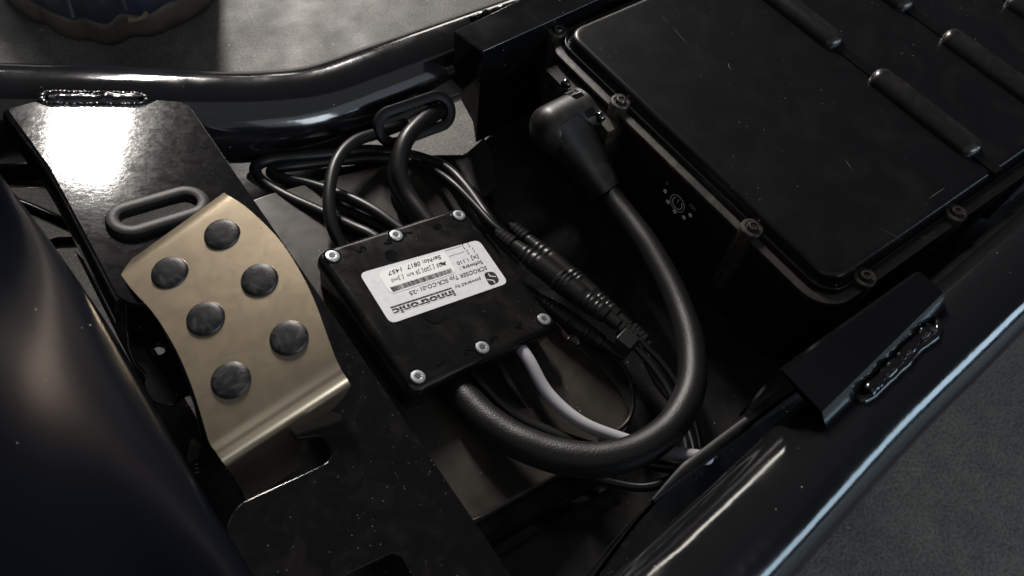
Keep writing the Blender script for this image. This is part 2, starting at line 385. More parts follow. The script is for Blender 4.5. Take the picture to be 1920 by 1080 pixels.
# channel bracket top centre: top face, front face, open end
TZ = .003
tA, tB, tC, tD = W(853, 58, TZ), W(905, 96, TZ), W(1260, -64, TZ), W(1220, -120, TZ)
def down(p, d): return Vector((p.x, p.y, p.z - d))
ch_top = obj('channel_bracket', loft([
    [q for q in (tA + Vector((0, 0, 0)), down(tA, .0015), down(tB, .0015) + Vector((-.0, .0015, 0)), down(tB, .089) + Vector((0, .0015, 0)), down(tB, .089), tB)],
    [q for q in (tD, down(tD, .0015), down(tC, .0015) + Vector((0, .0015, 0)), down(tC, .089) + Vector((0, .0015, 0)), down(tC, .089), tC)]]), M['gloss'], fr, ang=.5)
bevel_obj(ch_top, .0007, 2)
obj('channel_bracket_end', quad_slab([tA + Vector((-.0004, 0, -.0004)), tB + Vector((-.0004, 0, -.0004)), down(tB, .088) + Vector((-.0004, 0, 0)), down(tB, .070) + (tA - tB) * .18, down(tA, .058) + (tB - tA) * .35, down(tA, .03)], .0012, (-1, 0, 0)), M['gloss'], fr)
# round pressed disc on the channel face
ydir = (tC - tB).normalized(); nf = ydir.cross(Vector((0, 0, 1))).normalized()
PF = Plane(tB, nf, ydir)
a_, b_2 = PF.l(966, 150)
obj('pressed_disc', on(PF, lathe([(.0135, -.0004), (.0135, .0004), (.0129, .0006), (.0125, .0002), (.0100, -.0001)], 40), a_, b_2), M['gloss'], fr)
# weld on far tube beside channel
pu_f = [pu[i].lerp(pu[i + 1], k / 4) for i in range(len(pu) - 1) for k in range(4)]
obj('weld_bead', tube(catmull([on_tube(x, y, pu_f, .0305, .0008) for x, y in [(884, 36), (905, 26), (930, 18), (960, 8), (1010, -14)]], 8), .0022, 10, rf=ripple(.35, 40, 9)), M['weld'], fr)
# strip bracket joining tube and channel
obj('gusset', quad_slab([W(640, 262, -.052), W(735, 205, -.046), W(872, 134, -.040), W(886, 164, -.044), W(850, 178, -.048), W(735, 240, -.055)], .003, (0, -.5, 1)), M['gloss'], fr)
# pan under battery and controller
PZ = -.088
pan_pts = [(436, 330), (452, 326), (645, 312), (800, 291), (884, 290), (902, 272), (935, 236), (1100, 110), (1500, -160), (2300, -300), (2500, -100), (1950, 470), (1640, 758), (1420, 984), (1200, 1210), (1040, 1380), (430, 1350), (425, 1060), (436, 920), (390, 780), (400, 600), (430, 480)]
obj('battery_pan', quad_slab([W(x, y, PZ) for x, y in pan_pts], .003, (0, 0, 1)), M['pan'], fr)
# tab rising at the pan's far corner
obj('pan_tab', quad_slab([W(822, 312, -.076), W(876, 286, -.076), W(908, 258, -.076), W(925, 300, -.076), W(930, 352, -.076), W(905, 372, -.076), W(868, 338, -.076)], .002, (0, 0, 1)), M['pan'], fr)
# raised lip beside controller tray
obj('pan_lip', tube([W(888, 352, -.070), W(925, 395, -.072), W(962, 436, -.074)], .0009, 8), M['gloss'], fr)
obj('pan_rail', quad_slab([W(925, 1026, -.080), W(1130, 905, -.080), W(1160, 902, -.080), W(935, 1042, -.080)], .010, (0, -.3, 1)), M['gloss'], fr)
# inner side wall below lower tube
iw = [(960, 1330), (1080, 1130), (1180, 990), (1262, 902), (1325, 852), (1398, 797), (1500, 722), (1700, 590), (2000, 370)]
iw = [tuple(v)[:2] for v in catmull([Vector((x, y, 0)) for x, y in iw], 6)]; top = [W(x, y, -.030) for x, y in iw]; bot = [Vector((p.x, p.y + .004, PZ)) for p in top]
obj('inner_side_panel', loft([top, bot, [q + Vector((0, -.002, 0)) for q in bot], [q + Vector((0, -.002, 0)) for q in top]], False, False, closed=False), M['pan'], fr)
# rubber edging on that panel where the cables leave
ep = [p + Vector((0, 0, .0005)) for p in top[15:31]]
obj('rubber_edging', tube(ep, [.0056 * min(1, .3 + k / 7) for k in range(len(ep))], 20, rf=lambda i, t: 1 / ((abs(math.cos(t)) / 1.0) ** 5 + (abs(math.sin(t)) / .62) ** 5) ** .2, squash=Vector((0, 0, 1))), M['rubber'], fr)
# bent bracket on near tube
lD = on_tube(1556, 796, pl_f, .0258); lC = on_tube(1778, 580, pl_f, .0258)
zD, zC = lD.z + .0075, lC.z + .0075
rA, rB, rC, rD = W(1463, 690, zD + .004), W(1722, 506, zC + .004), W(1772, 552, zC), W(1545, 776, zD)
n_top = (rB - rA).cross(rD - rA).normalized(); n_top = n_top if n_top.z > 0 else -n_top
out_ = (rD - rA).normalized()
th = .0016
lipd = Vector((0, 0, -.0068)) + out_ * .0055
backd = W(1385, 778, -.020) - rA
sec = []
for A_, D_ in ((rA, rD), (rB, rC)):
    prof3 = [A_ + backd * 1.0, A_ + backd * .06 - out_ * .0005, A_ + out_ * .0015, D_ - out_ * .0012, D_ + Vector((0, 0, -.0012)), D_ + lipd]
    inn = [p - (Vector((0, 0, 1)) * th if 1 < i < 4 else out_ * th * (-1 if i < 2 else 1)) for i, p in enumerate(prof3)]
    sec.append(prof3 + inn[::-1])
br = obj('bent_bracket', loft(sec), M['gloss'], fr, ang=.5); bevel_obj(br, .0005, 2)
# weld between the bracket and near tube
wpts = [(1604, 742), (1612, 726), (1640, 700), (1668, 672), (1700, 640), (1730, 606), (1748, 596), (1758, 612), (1752, 632), (1722, 655), (1690, 690), (1655, 722), (1625, 748)]
w3 = catmull([on_tube(x, y, pl_f, .0258, .0008) for x, y in wpts], 8, True)
obj('weld_bead', tube(w3, .0021, 12, closed=True, rf=ripple(.15, len(w3), 12)), M['weld'], fr)
w3 = catmull([on_tube(x, y, pl_f, .0258, .0003) for x, y in [(1622, 738), (1655, 704), (1692, 664), (1725, 630), (1740, 618)]], 12)
obj('weld_bead', tube(w3, [.0042 for _ in w3], 14, rf=ripple(.22, len(w3), 2)), M['weld'], fr)
# long low rail between battery and near tube
obj('lower_rail', tube([W(1740, 560, -.02), W(1850, 462, -.02), W(2050, 300, -.02)], .0075, 16), M['tube'], fr)
# things beneath the left end of frame
obj('lower_cross_tube', tube([W(-80, 318, -.060), W(30, 322, -.060), W(190, 330, -.060)], .0105, 18), M['tube'], fr)
obj('strut', tube([W(12, 374, -.085), W(60, 392, -.085), W(140, 428, -.085)], .0042, 10), M['gloss'], fr)
obj('strut', tube([W(60, 470, -.085), W(110, 455, -.085), W(200, 452, -.085)], .0040, 10), M['gloss'], fr)
obj('lower_side_panel', quad_slab([W(140, 470, -.05), W(232, 560, -.05), W(440, 900, -.05), W(520, 1150, -.05), W(440, 1200, -.05), W(425, 1020, -.05), W(376, 928, -.05), W(230, 650, -.05)], .003, (0, 0, 1)), M['pan'], fr)

# ================================================================== oval grommets
def grommet(label, cc, pl, pa, pb, r, rb, grp='oval rubber grommets'):
    lp = stadium(pl.l(*pa), pl.l(*pb), r, 12); cen = [sum(c[i] for c in lp) / len(lp) for i in (0, 1)]
    base = pl.w(cen[0], cen[1], -.004)
    P3 = [pl.w(x, y, .0006) for x, y in lp]; P3 = catmull(P3, 3, True)
    def rf(i, t):   # squarish section
        c, s = abs(math.cos(t)), abs(math.sin(t)); return 1 / (c ** 4 + s ** 4) ** .25
    o = obj('rubber_grommet', tube(P3, rb, 16, closed=True, rf=rf, squash=pl.n), M['rubber'])
    return tag(o, label, 'grommet', grp)
grommet('oval black rubber grommet lying in the slot of the shiny plate, beside the gold pedal', None, PP_, (246, 417), (350, 386), .0088, .0036)
PG = Plane(W(780, 225, -.043), Vector((.05, -.72, .69)))
grommet('tilted oval rubber grommet below the far tube with two cables running through it', None, PG, (736, 238), (818, 209), .0108, .0036)

# ================================================================== pedal
# curved metal tread: traced outline lofted between the left and right edge curves, bulging in the middle
left = [(220, 505), (246, 541), (290, 590), (330, 655), (358, 720), (376, 775), (392, 828), (404, 846)]
right = [(420, 361), (466, 392), (524, 450), (566, 515), (592, 570), (612, 625), (628, 668), (640, 694)]
lc = catmull([Vector((x, y, 0)) for x, y in left], 8); rc = catmull([Vector((x, y, 0)) for x, y in right], 8)
ND = Vector((-.10, -.03, .99)).normalized()
PD = Plane(PC.off(.0255).w(*PC.l(430, 620)), ND)
pd = thing('brake_pedal', 'champagne coloured curved metal foot pedal with six black rubber studs', 'pedal', PC.off(.0).w(*PC.l(430, 640)))
nI, nJ = len(lc), 14; top_ = []
for i in range(nI):
    row = []
    s = i / (nI - 1)
    h = .006 * (1 - (2 * s - 1) ** 2 * (1 if s < .5 else .55)) - (0 if s < .5 else 0)
    for j in range(nJ + 1):
        t = j / nJ; p = lc[i].lerp(rc[i], t)
        # height: gentle cylinder bulge, rounded down near both cross edges
        e0 = min(1, s / .05); e1 = min(1, (1 - s) / .06)
        dz = h - .0022 * (1 - e0) ** 2
        row.append(PD.off(dz - .006).w(*PD.off(dz - .006).l(p.x, p.y)))
    top_.append(row)
# flange rows going over the fold and down into the slot
rowl = top_[-1]; ea = rowl[0]; eb = rowl[-1]; e_ = (eb - ea).normalized(); fw = ND.cross(e_).normalized(); fw = fw if fw.y < 0 else -fw
RB = .0068
for k in range(1, 9):
    ph = math.radians(88 * k / 8); top_.append([p + fw * RB * math.sin(ph) - ND * RB * (1 - math.cos(ph)) for p in rowl])
last = top_[-1]; LW = (eb - ea).length
for dn, sh_l, sh_r in [(.002, 0, .001), (.006, .0005, .003), (.011, .001, .009), (.018, .0015, .020), (.028, .002, .029), (.042, .003, .031), (.056, .003, .031)]:
    top_.append([p - (ND * .5 + NC * .5) * dn + e_ * (sh_l * (1 - j / nJ) - sh_r * (j / nJ)) for j, p in enumerate(last)])
def sheet(rows, th, nrm):
    m, n = len(rows), len(rows[0]); V = [p for r in rows for p in r]; B = []
    for i in range(m):
        for j in range(n):
            du = rows[i][min(j + 1, n - 1)] - rows[i][max(j - 1, 0)]; dv = rows[min(i + 1, m - 1)][j] - rows[max(i - 1, 0)][j]
            q = du.cross(dv).normalized(); q = q if q.dot(nrm) > 0 else -q; B.append(rows[i][j] - q * th)
    V += B; k = m * n; Fc = []
    for i in range(m - 1):
        for j in range(n - 1):
            a = i * n + j; Fc.append((a, a + n, a + n + 1, a + 1)); Fc.append((a + k, a + k + 1, a + k + n + 1, a + k + n))
    for i in range(m - 1):
        for j, s in ((0, 1), (n - 1, -1)):
            a = i * n + j; f = (a, a + k, a + k + n, a + n); Fc.append(f if s > 0 else f[::-1])
    for j in range(n - 1):
        for i, s in ((0, -1), (m - 1, 1)):
            a = i * n + j; f = (a, a + k, a + k + 1, a + 1); Fc.append(f if s > 0 else f[::-1])
    return V, Fc
obj('tread', sheet(top_, .0016, ND), M['gold'], pd, ang=1.0)
rows_by = top_
def tread_pt(px, py):
    best = None
    for r in top_[:nI]:
        for p in r:
            c = CAMI @ p; x = 960 + F_PX * c.x / -c.z; y = 540 - F_PX * c.y / -c.z; d = (x - px) ** 2 + (y - py) ** 2
            if best is None or d < best[0]: best = (d, p)
    p = best[1]; hh = (p - PD.o).dot(ND); q = PD.off(hh); return q, q.l(px, py)
stud_me = mesh('rubber_stud', *lathe([(.0092, -.0022), (.0093, .0004), (.0089, .0013), (.0080, .0018), (.0055, .0021), (.0030, .0022)], 28), M['stud'])
for (x, y) in [(417, 440), (319, 512), (487, 525), (386, 598), (542, 634), (433, 713)]:
    q, ab = tread_pt(x, y)
    inst('rubber_stud', stud_me, q.m(*ab, 0, random.uniform(0, 6)) @ Matrix.Rotation(0, 4, 'X'), pd)
# dark arm plate below the pedal
PA = PC.off(-.012)
arm = ccw(rpoly(L_(PA, [(236, 560), (262, 548), (300, 570), (352, 660), (385, 740), (352, 735), (322, 762), (290, 757), (268, 728), (275, 700), (252, 680), (238, 640)]), .004))
hl = PA.l(297, 655); hole3 = [(hl[0] + .0032 * math.cos(t * .524), hl[1] + .0032 * math.sin(t * .524)) for t in range(12)]
obj('pedal_arm', on(PA, flat([arm, hole3], .003, .0006)), M['gloss'], pd)
obj('pedal_arm_rib', tube([PA.off(.004).w(*PA.off(.004).l(x, y)) for x, y in [(300, 600), (340, 670), (372, 760), (388, 830)]], .0020, 8), M['gloss'], pd)
obj('pivot_bolt', tube([PA.off(-.008).w(*PA.l(366, 846)), PA.off(.004).w(*PA.l(372, 836))], .0038, 6), M['gloss'], pd)
obj('return_spring', tube([PA.off(-.006).w(*PA.l(368 + 8 * math.cos(t * .7) , 838 + t * .9 + 3 * math.sin(t * .7))) for t in range(40)], .0006, 6), M['gloss'], pd)

# ================================================================== controller tray
PT = PC.off(-.0245)
tray = thing('controller_tray', 'smooth dark plastic tray with rounded tongue lying under the controller box', 'tray', PT.w(*PT.l(830, 700)))
pts = [(440, 385), (500, 362), (640, 326), (770, 298), (820, 304), (852, 340), (905, 430), (1000, 556), (1090, 650), (1165, 728), (1188, 790), (1168, 822), (1120, 850), (1060, 886), (900, 972), (800, 1000), (620, 720)]
tl = ccw(rpoly(L_(PT, pts), [0, .004, 0, .01, .01, .008, .0, .0, .0, .01, .012, .012, .01, 0, .004, 0, 0]))
obj('tray_floor', on(PT, flat([tl], .009, .0022, 4)), M['tray'], tray)
rimp = catmull([PT.off(.0012).w(*PT.off(.0012).l(x, y)) for x, y in [(838, 332), (860, 366), (912, 448), (1000, 566), (1050, 622)]], 6)
obj('tray_rim', tube(rimp, .0019, 10), M['tray'], tray)
obj('tray_boss', on(PT, lathe([(.0042, 0), (.0042, .0006), (.0036, .0009), (.0030, .0004)], 20), *PT.l(1075, 640)), M['tray'], tray)
obj('tray_skirt', quad_slab([PT.off(-.008).w(*PT.l(905, 985)), PT.off(-.008).w(*PT.l(1075, 893)), PT.off(-.022).w(*PT.l(1085, 905)), PT.off(-.022).w(*PT.l(915, 998))], .004, (0, -1, .3)), M['tray'], tray)

# ================================================================== controller box
ctl = thing('controller_box', 'square black plastic controller box with silver rating label and six zinc screws', 'controller', PT.w(*PT.l(820, 580)))
SC = [(623.4, 480.6), (742.5, 441.5), (860.3, 403.6), (783.6, 707), (904.5, 652), (1020, 598.8)]
sl = [PC.l(*p) for p in SC]
bx0 = sum(s[0] for s in (sl[0], sl[3])) / 2; bx1 = (sl[2][0] + sl[5][0]) / 2; by0 = (sl[3][1] + sl[5][1]) / 2; by1 = (sl[0][1] + sl[2][1]) / 2
m_ = .0078
x0, x1, y0, y1 = bx0 - m_, bx1 + m_, by0 - m_, by1 + m_
def bl(ins, h, r): return [PC.w(x, y, h) for x, y in rrect(x0 + ins, y0 + ins, x1 - ins, y1 - ins, r)]
fil = [bl(.0050 * (1 - math.sin(math.radians(q))), -.0050 * (1 - math.cos(math.radians(90 - q))) if False else -.0050 + .0050 * math.cos(math.radians(q)), .0058 + .0014 * math.sin(math.radians(q))) for q in range(90, -1, -10)]
obj('lid', loft([bl(.0022, -.0100, .006), bl(.0006, -.0096, .007), bl(0, -.0085, .0072)] + fil), M['box'], ctl, ang=1.2)
obj('housing', loft([bl(.0030, -.0240, .006), bl(.0014, -.0105, .0064), bl(.0014, -.0093, .0064)]), M['box'], ctl, ang=1.0)
# screws
scr = mesh('screw', *lathe([(.0043, -.0006), (.0043, .0002), (.0039, .0008), (.0026, .0010), (.0019, .0010), (.0017, .0009)], 24), M['zinc'])
ring = mesh('screw_seat', *lathe([(.0053, -.0002), (.0053, .0003), (.0046, .0002)], 24), M['mark'])
star = []
for k in range(24):
    t = math.tau * k / 24; r = .0015 + .0005 * math.cos(6 * t); star.append((r * math.cos(t), r * math.sin(t)))
torx = mesh('torx_recess', *flat([star], .0004), M['recess'])
for a, b in sl:
    s = inst('screw', scr, PC.m(a, b, 0), ctl)
    s.rotation_euler = s.rotation_euler
    inst('torx_recess', torx, PC.m(a, b, .00125, random.uniform(0, 1)), ctl)
    inst('screw_seat', ring, PC.m(a, b, 0), ctl)
# raised cavity numbers
def emb(s, x, y, size, rot):
    V, Fc = text_vf(s, .01); cx = (min(v.x for v in V) + max(v.x for v in V)) / 2; cy = .35
    out = [((v.x - cx) * size, (v.y - cy) * size, .0004) for v in V]; bot_ = [(p[0], p[1], 0) for p in out]
    a, b = PC.l(x, y); return obj('cast_number', on(PC, (out, Fc), a, b, 0, rot), M['mark'], ctl)
for s, x, y in [('1', 826, 681), ('2', 877, 657), ('3', 925, 636), ('4', 973, 612), ('5', 677, 468), ('6', 727, 454), ('7', 764, 437), ('8', 820, 425)]:
    emb(s, x, y, .0085, math.radians(100))
def crescent(x, y, r, a0, a1, wd):
    lp = [(r * math.cos(math.radians(a0 + (a1 - a0) * k / 14)), r * math.sin(math.radians(a0 + (a1 - a0) * k / 14))) for k in range(15)]
    lp += [((r - wd * math.sin(math.pi * k / 14)) * math.cos(math.radians(a0 + (a1 - a0) * k / 14)), (r - wd * math.sin(math.pi * k / 14)) * math.sin(math.radians(a0 + (a1 - a0) * k / 14))) for k in range(14, -1, -1)]
    return on(PC, flat([lp], .0003), *PC.l(x, y), .0003)
obj('gate_mark', crescent(814, 590, .0065, 150, 345, .0016), M['mark'], ctl)
obj('gate_mark', on(PC, lathe([(.0042, -.0002), (.0042, .0003), (.0030, .0001)], 20), *PC.l(734, 479)), M['mark'], ctl)
# rating label
lab4 = L_(PC, [(673, 513), (897, 450), (953, 531), (732, 608)])
lbl = obj('rating_label', on(PC, flat([ccw(rpoly(lab4, .0046))], .0003), 0, 0, .00035), M['label'], ctl)
st4 = L_(PC, [(707, 512), (834, 473.5), (856, 512), (732, 553)])
stk = obj('serial_sticker', on(PC, flat([ccw(rpoly(st4, .004))], .00015), 0, 0, .00055), M['sticker'], lbl)
HL, HS = .00050, .00070
def z(x, y): return PC.l(660 + x / 6, 440 + y / 6)
def hv(p, q): a = z(*p); b = z(*q); return (b[0] - a[0], b[1] - a[1])
def lt(s, st, en, hvp, h=HL, par=None, **k):
    return obj('lettering', text_fit(s, PC, z(*st), z(*en), hv(st, hvp), h, **k), M['ink'], par or lbl, ang=0)
lt('SCROOSER Typ SCR-CO-01', (1503, 356), (765, 595), (1520, 398), bold=.005)
lt('-25', (735, 617), (634, 650), (757, 655), bold=.005)
lt('Software :', (1452, 292), (1205, 374), (1475, 330), bold=.006)
lt('[x]', (1412, 232), (1335, 255), (1427, 272), bold=.004)
lt('1.110', (1295, 270), (1168, 312), (1318, 306), bold=.006)
lt('[', (1362, 165), (1352, 169), (1385, 205), bold=.004); lt(']', (1302, 184), (1290, 188), (1322, 222), bold=.004)
lt('[', (1306, 105), (1296, 109), (1328, 145), bold=.004); lt(']', (1252, 123), (1240, 127), (1274, 163), bold=.004)
lt('powered by', (1438, 485), (1150, 583), (1455, 520), bold=.002)
lt('innotronic', (1140, 628), (445, 848), (1178, 690), bold=.035, cap=.72)
lt('SerNo: 0817', (988, 235), (610, 352), (1003, 280), HS, stk, bold=.008)
lt('1457', (548, 374), (398, 424), (560, 418), HS, stk, bold=.008)
lt('25', (993, 325), (945, 341), (1004, 362), HS, stk, bold=.01)
lt('[ ]20', (915, 350), (800, 388), (930, 390), HS, stk)
lt('[ ]5 km', (790, 392), (612, 450), (806, 430), HS, stk)
lt('[ ]mil', (570, 464), (437, 507), (584, 502), HS, stk)
def strip(p, q, wv, h, name, m, par):
    a = z(*p); b = z(*q); v = wv; return obj(name, ([PC.w(a[0], a[1], h), PC.w(b[0], b[1], h), PC.w(b[0] + v[0], b[1] + v[1], h), PC.w(a[0] + v[0], a[1] + v[1], h)], [(0, 1, 2, 3)]), m, par, ang=0)
v1 = hv((1045, 187), (1046.6, 190))
strip((1222, 133), (1045, 187), v1, HL, 'printed_line', M['ink'], lbl)
strip((1262, 193), (1090, 248), v1, HL, 'printed_line', M['ink'], lbl)
strip((1115, 598), (426, 820), hv((1115, 598), (1124, 612)), HL, 'logo_bar', M['ink'], lbl)
# slits across the logo lettering
for k, (f0, t_) in enumerate([(.42, .0016), (.72, .0014)]):
    a = (1140 + 38 * f0, 628 + 62 * f0); b = (440 + 38 * f0, 852 + 62 * f0)
    strip(a, b, hv((0, 0), (t_ * 1500, t_ * 1900)), HL + .00006, 'logo_slit', M['label'], lbl)
sv = [PC.w(*z(1105 - k, 603 + k * .3 + random.uniform(-3, 3)), HL + .00005) for k in range(0, 680, 34)]
V = []; Fc = []
for k in range(0, 20):
    t = (k + random.uniform(-.3, .3)) / 20; cx, cy = 1112 - 682 * t, 604 + 218 * t; dx = random.uniform(8, 16)
    q = [z(cx, cy), z(cx - dx, cy + dx * .33), z(cx - dx + 2, cy + dx * .33 + 3), z(cx + 2, cy + 3)]; b = len(V)
    V += [PC.w(x, y, HL + .00005) for x, y in q]; Fc.append((b, b + 1, b + 2, b + 3))
obj('logo_bar_flecks', (V, Fc), M['label'], lbl, ang=0)
# barcode
V = []; Fc = []; t = 0; rb_ = random.Random(4)
while t < 1:
    wd = rb_.choice([.004, .004, .008, .011]); gp = rb_.choice([.004, .005, .008])
    a0 = (1108 + (422 - 1108) * t, 385 + (602 - 385) * t); a1 = (1108 + (422 - 1108) * min(1, t + wd), 385 + (602 - 385) * min(1, t + wd)); c0 = (1132 + (462 - 1132) * t, 432 + (652 - 432) * t); c1 = (1132 + (462 - 1132) * min(1, t + wd), 432 + (652 - 432) * min(1, t + wd))
    b = len(V); V += [PC.w(*z(*q), HS) for q in (a0, a1, c1, c0)]; Fc.append((b, b + 1, b + 2, b + 3)); t += wd + gp
obj('barcode', (V, Fc), M['ink'], stk, ang=0)
obj('pen_scribble', on(PC, flat([[z(*q) for q in [(1052, 308), (1035, 312), (1022, 325), (1008, 318), (998, 322), (988, 312), (990, 330), (980, 340), (1000, 340), (1012, 362), (1018, 345), (1040, 352), (1056, 345), (1046, 328)]]], .0001), 0, 0, HS), M['ink'], stk)
# S emblem
em = L_(PC, [(660 + 1472 / 6, 440 + 432 / 6), (660 + 1598 / 6, 440 + 418 / 6), (660 + 1664 / 6, 440 + 532 / 6), (660 + 1548 / 6, 440 + 584 / 6)])
obj('emblem', on(PC, flat([ccw(rpoly(em, .0032))], .0001), 0, 0, HL + .00003), M['ink'], lbl)
def strokes(pp, wd, h):
    V = []; Fc = []
    for a, b in zip(pp[:-1], pp[1:]):
        a = Vector(z(*a)); b = Vector(z(*b)); d = (b - a).normalized(); nn = Vector((-d.y, d.x)) * wd; a = a - d * wd * .5; b = b + d * wd * .5; k = len(V)
        for q in (a + nn, a - nn, b - nn, b + nn): V.append(PC.w(q.x, q.y, h))
        Fc.append((k, k + 1, k + 2, k + 3)); h += .00001
    return V, Fc
obj('emblem_stroke', strokes([(1532, 446), (1548, 472), (1614, 478)], .00035, HL + .00008), M['label'], lbl, ang=0)
obj('emblem_stroke', strokes([(1520, 512), (1588, 520), (1606, 548)], .00035, HL + .00008), M['label'], lbl, ang=0)

# ================================================================== battery box
BX0, BY0 = W(1312, 360, -.010).x - .0005, W(1600, 560, -.012).y
tlc = W(1085, 85, -.010)
BY1 = W(1300, -40, -.01).y * 0 + W(1108, 50, -.008).y + .010
BX1 = BX0 + .46
bat = thing('battery_box', 'large black battery box with ribbed screwed lid and small charge display', 'battery', (BX0 + .2, (BY0 + BY1) / 2, PZ))
def bb(ins, h, r): return [Vector((x, y, h)) for x, y in rrect(BX0 + ins, BY0 + ins, BX1 - ins, BY1 - ins, r, 10)]
obj('case', loft([bb(.003, PZ + .001, .022), bb(.0022, -.016, .022), bb(.0022, -.0141, .022)]), M['wall'], bat, ang=.9)
obj('rim', loft([bb(.0018, -.0140, .022), bb(.0004, -.0132, .022), bb(0, -.0118, .022), bb(.0004, -.0103, .0216), bb(.0016, -.0098, .021), bb(.0052, -.0096, .018), bb(.0056, -.0108, .0178), bb(.0064, -.0108, .0172), bb(.0066, -.0095, .0172)]), M['casting'], bat, ang=.9)
LX0, LX1, LY0, LY1 = BX0, BX1, BY0, BY1
lidl = [bb(.0067, -.0094, .0170), bb(.0070, -.0066, .0168), bb(.0078, -.0060, .0162), bb(.0088, -.0066, .0154), bb(.0096, -.0072, .0148), bb(.0106, -.0060, .0140), bb(.0114, -.0028, .0134), bb(.0124, -.0008, .0128), bb(.0142, -.0001, .0118), bb(.0160, 0, .0110)]
lidobj = obj('lid', loft(lidl, False, True), M['lid'], bat, ang=1.2)
# bosses with screws along the rim
boss = mesh('screw_boss', *lathe([(.0066, -.060), (.0071, -.010), (.0071, .0008), (.0065, .0015), (.0048, .0017), (.0046, .0010)], 28), M['casting'])
bscr = mesh('screw', *lathe([(.0036, .0000), (.0036, .0028), (.0031, .0036), (.0020, .0037), (.0017, .0026), (.0016, .0020)], 24), M['dscrew'])
btx = mesh('torx_recess', *flat([[(x * 1.05, y * 1.05) for x, y in star]], .0003), M['hole'])
yR = [W(1108, 50, -.006).y, W(1177, 184, -.006).y, W(1427, 417, -.006).y]
e = .0062
bpos = [(BX0 + e + .006, BY1 - .0035)] + [(BX0 + e - .001, y) for y in yR[1:]]
xs = [W(1622, 521, -.006).x, W(1793, 400, -.006).x]; stp = xs[1] - xs[0]
bpos += [(xs[0] + stp * k, BY0 + e - .001) for k in range(5)]
bpos += [(BX0 + e + .006 + stp * k, BY1 - .004) for k in (1, 2, 3, 4)]
for (x, y) in bpos:
    mt = Matrix.Translation((x, y, -.0065)); bo = inst('screw_boss', boss, mt, bat)
    inst('screw', bscr, mt @ Matrix.Rotation(random.random(), 4, 'Z'), bo)
    inst('torx_recess', btx, Matrix.Translation((x, y, -.0035)) @ Matrix.Rotation(random.random(), 4, 'Z'), bo)
    crn = [(.0078 * math.cos(math.radians(a)), .0078 * math.sin(math.radians(a))) for a in range(-70, 111, 12)]
# long capsule ribs with narrow links between
def capsule(xc, ya, yb, r, hgt, dz=0):
    loops = []; n = 10
    ys = []
    for k in range(n + 1):
        pass
    ys = [(ya + r * .75 * (1 - math.cos(math.pi / 2 * k / n)), math.sin(math.pi / 2 * k / n)) for k in range(n + 1)]
    full = ys + [(yb - (y - ya), s) for y, s in ys[::-1]]
    for y, s in full:
        s = max(s, .02); loops.append([Vector((xc + r * s * math.cos(math.pi * j / 14), y, dz + hgt * (s ** .6) * math.sin(math.pi * j / 14) - .0004)) for j in range(15)])
    return loft(loops, True, True, False)
r1 = [W(1478, -8, 0), W(1572, 88, 0), W(1632, 142, 0), W(1834, 288, 0), W(1885, 328, 0)]
rx = (r1[1].x + r1[2].x + r1[3].x) / 3; rr = .0102
r2 = [W(1740, 45, 0)]; rx2 = r2[0].x + .0005
seglen = r1[2].y - r1[3].y; gap = r1[1].y - r1[2].y
for x in (rx, rx2, rx2 + (rx2 - rx), rx2 + 2 * (rx2 - rx)):
    yt = r1[3].y
    for k in range(3):
        obj('lid_rib', capsule(x, yt + k * (seglen + gap), yt + k * (seglen + gap) + seglen, rr, .0085), M['rib'], bat, ang=1.2)
        ya = yt + k * (seglen + gap) + seglen - .003
        if k < 2: obj('rib_link', quad_slab([(x - .0042, ya, .0008), (x + .0042, ya, .0008), (x + .0042, ya + gap + .006, .0008), (x - .0042, ya + gap + .006, .0008)][::1], .0012, (0, 0, 1)), M['mark'], bat)
    obj('rib_link', quad_slab([(x - .0042, BY0 + .0100, .0010), (x + .0042, BY0 + .0100, .0010), (x + .0042, yt + .003, .0010), (x - .0042, yt + .003, .0010)], .0060, (0, 0, 1)), M['mark'], bat)
# socket block on the battery's left wall
yb1, yb0 = W(1046, 120, -.017).y, W(1172, 232, -.017).y
xb0 = BX0 - .011
sb = obj('socket_block', loft([[Vector((x, y, h)) for x, y in rrect(xb0, yb0, BX0 + .006, yb1, .001, 2)] for h in (-.075, -.017)]), M['casting'], bat)
dks = bscr.copy(); dks.materials.clear(); dks.materials.append(M['mark'])
# screws on its front
PW = Plane((xb0 - .0002, 0, 0), (-1, 0, 0), Vector((0, -1, 0)))
for (x, y) in [(1060, 158), (1124, 220)]:
    inst('screw', dks, PW.m(*PW.l(x, y), -.0020), sb)
inst('socket_flange', mesh('socket_flange', *lathe([(.0180, -.001), (.0180, .002), (.0170, .003), (.014, .003)], 36), M['plug']), PW.m(*PW.l(1090, 212), 0), sb)
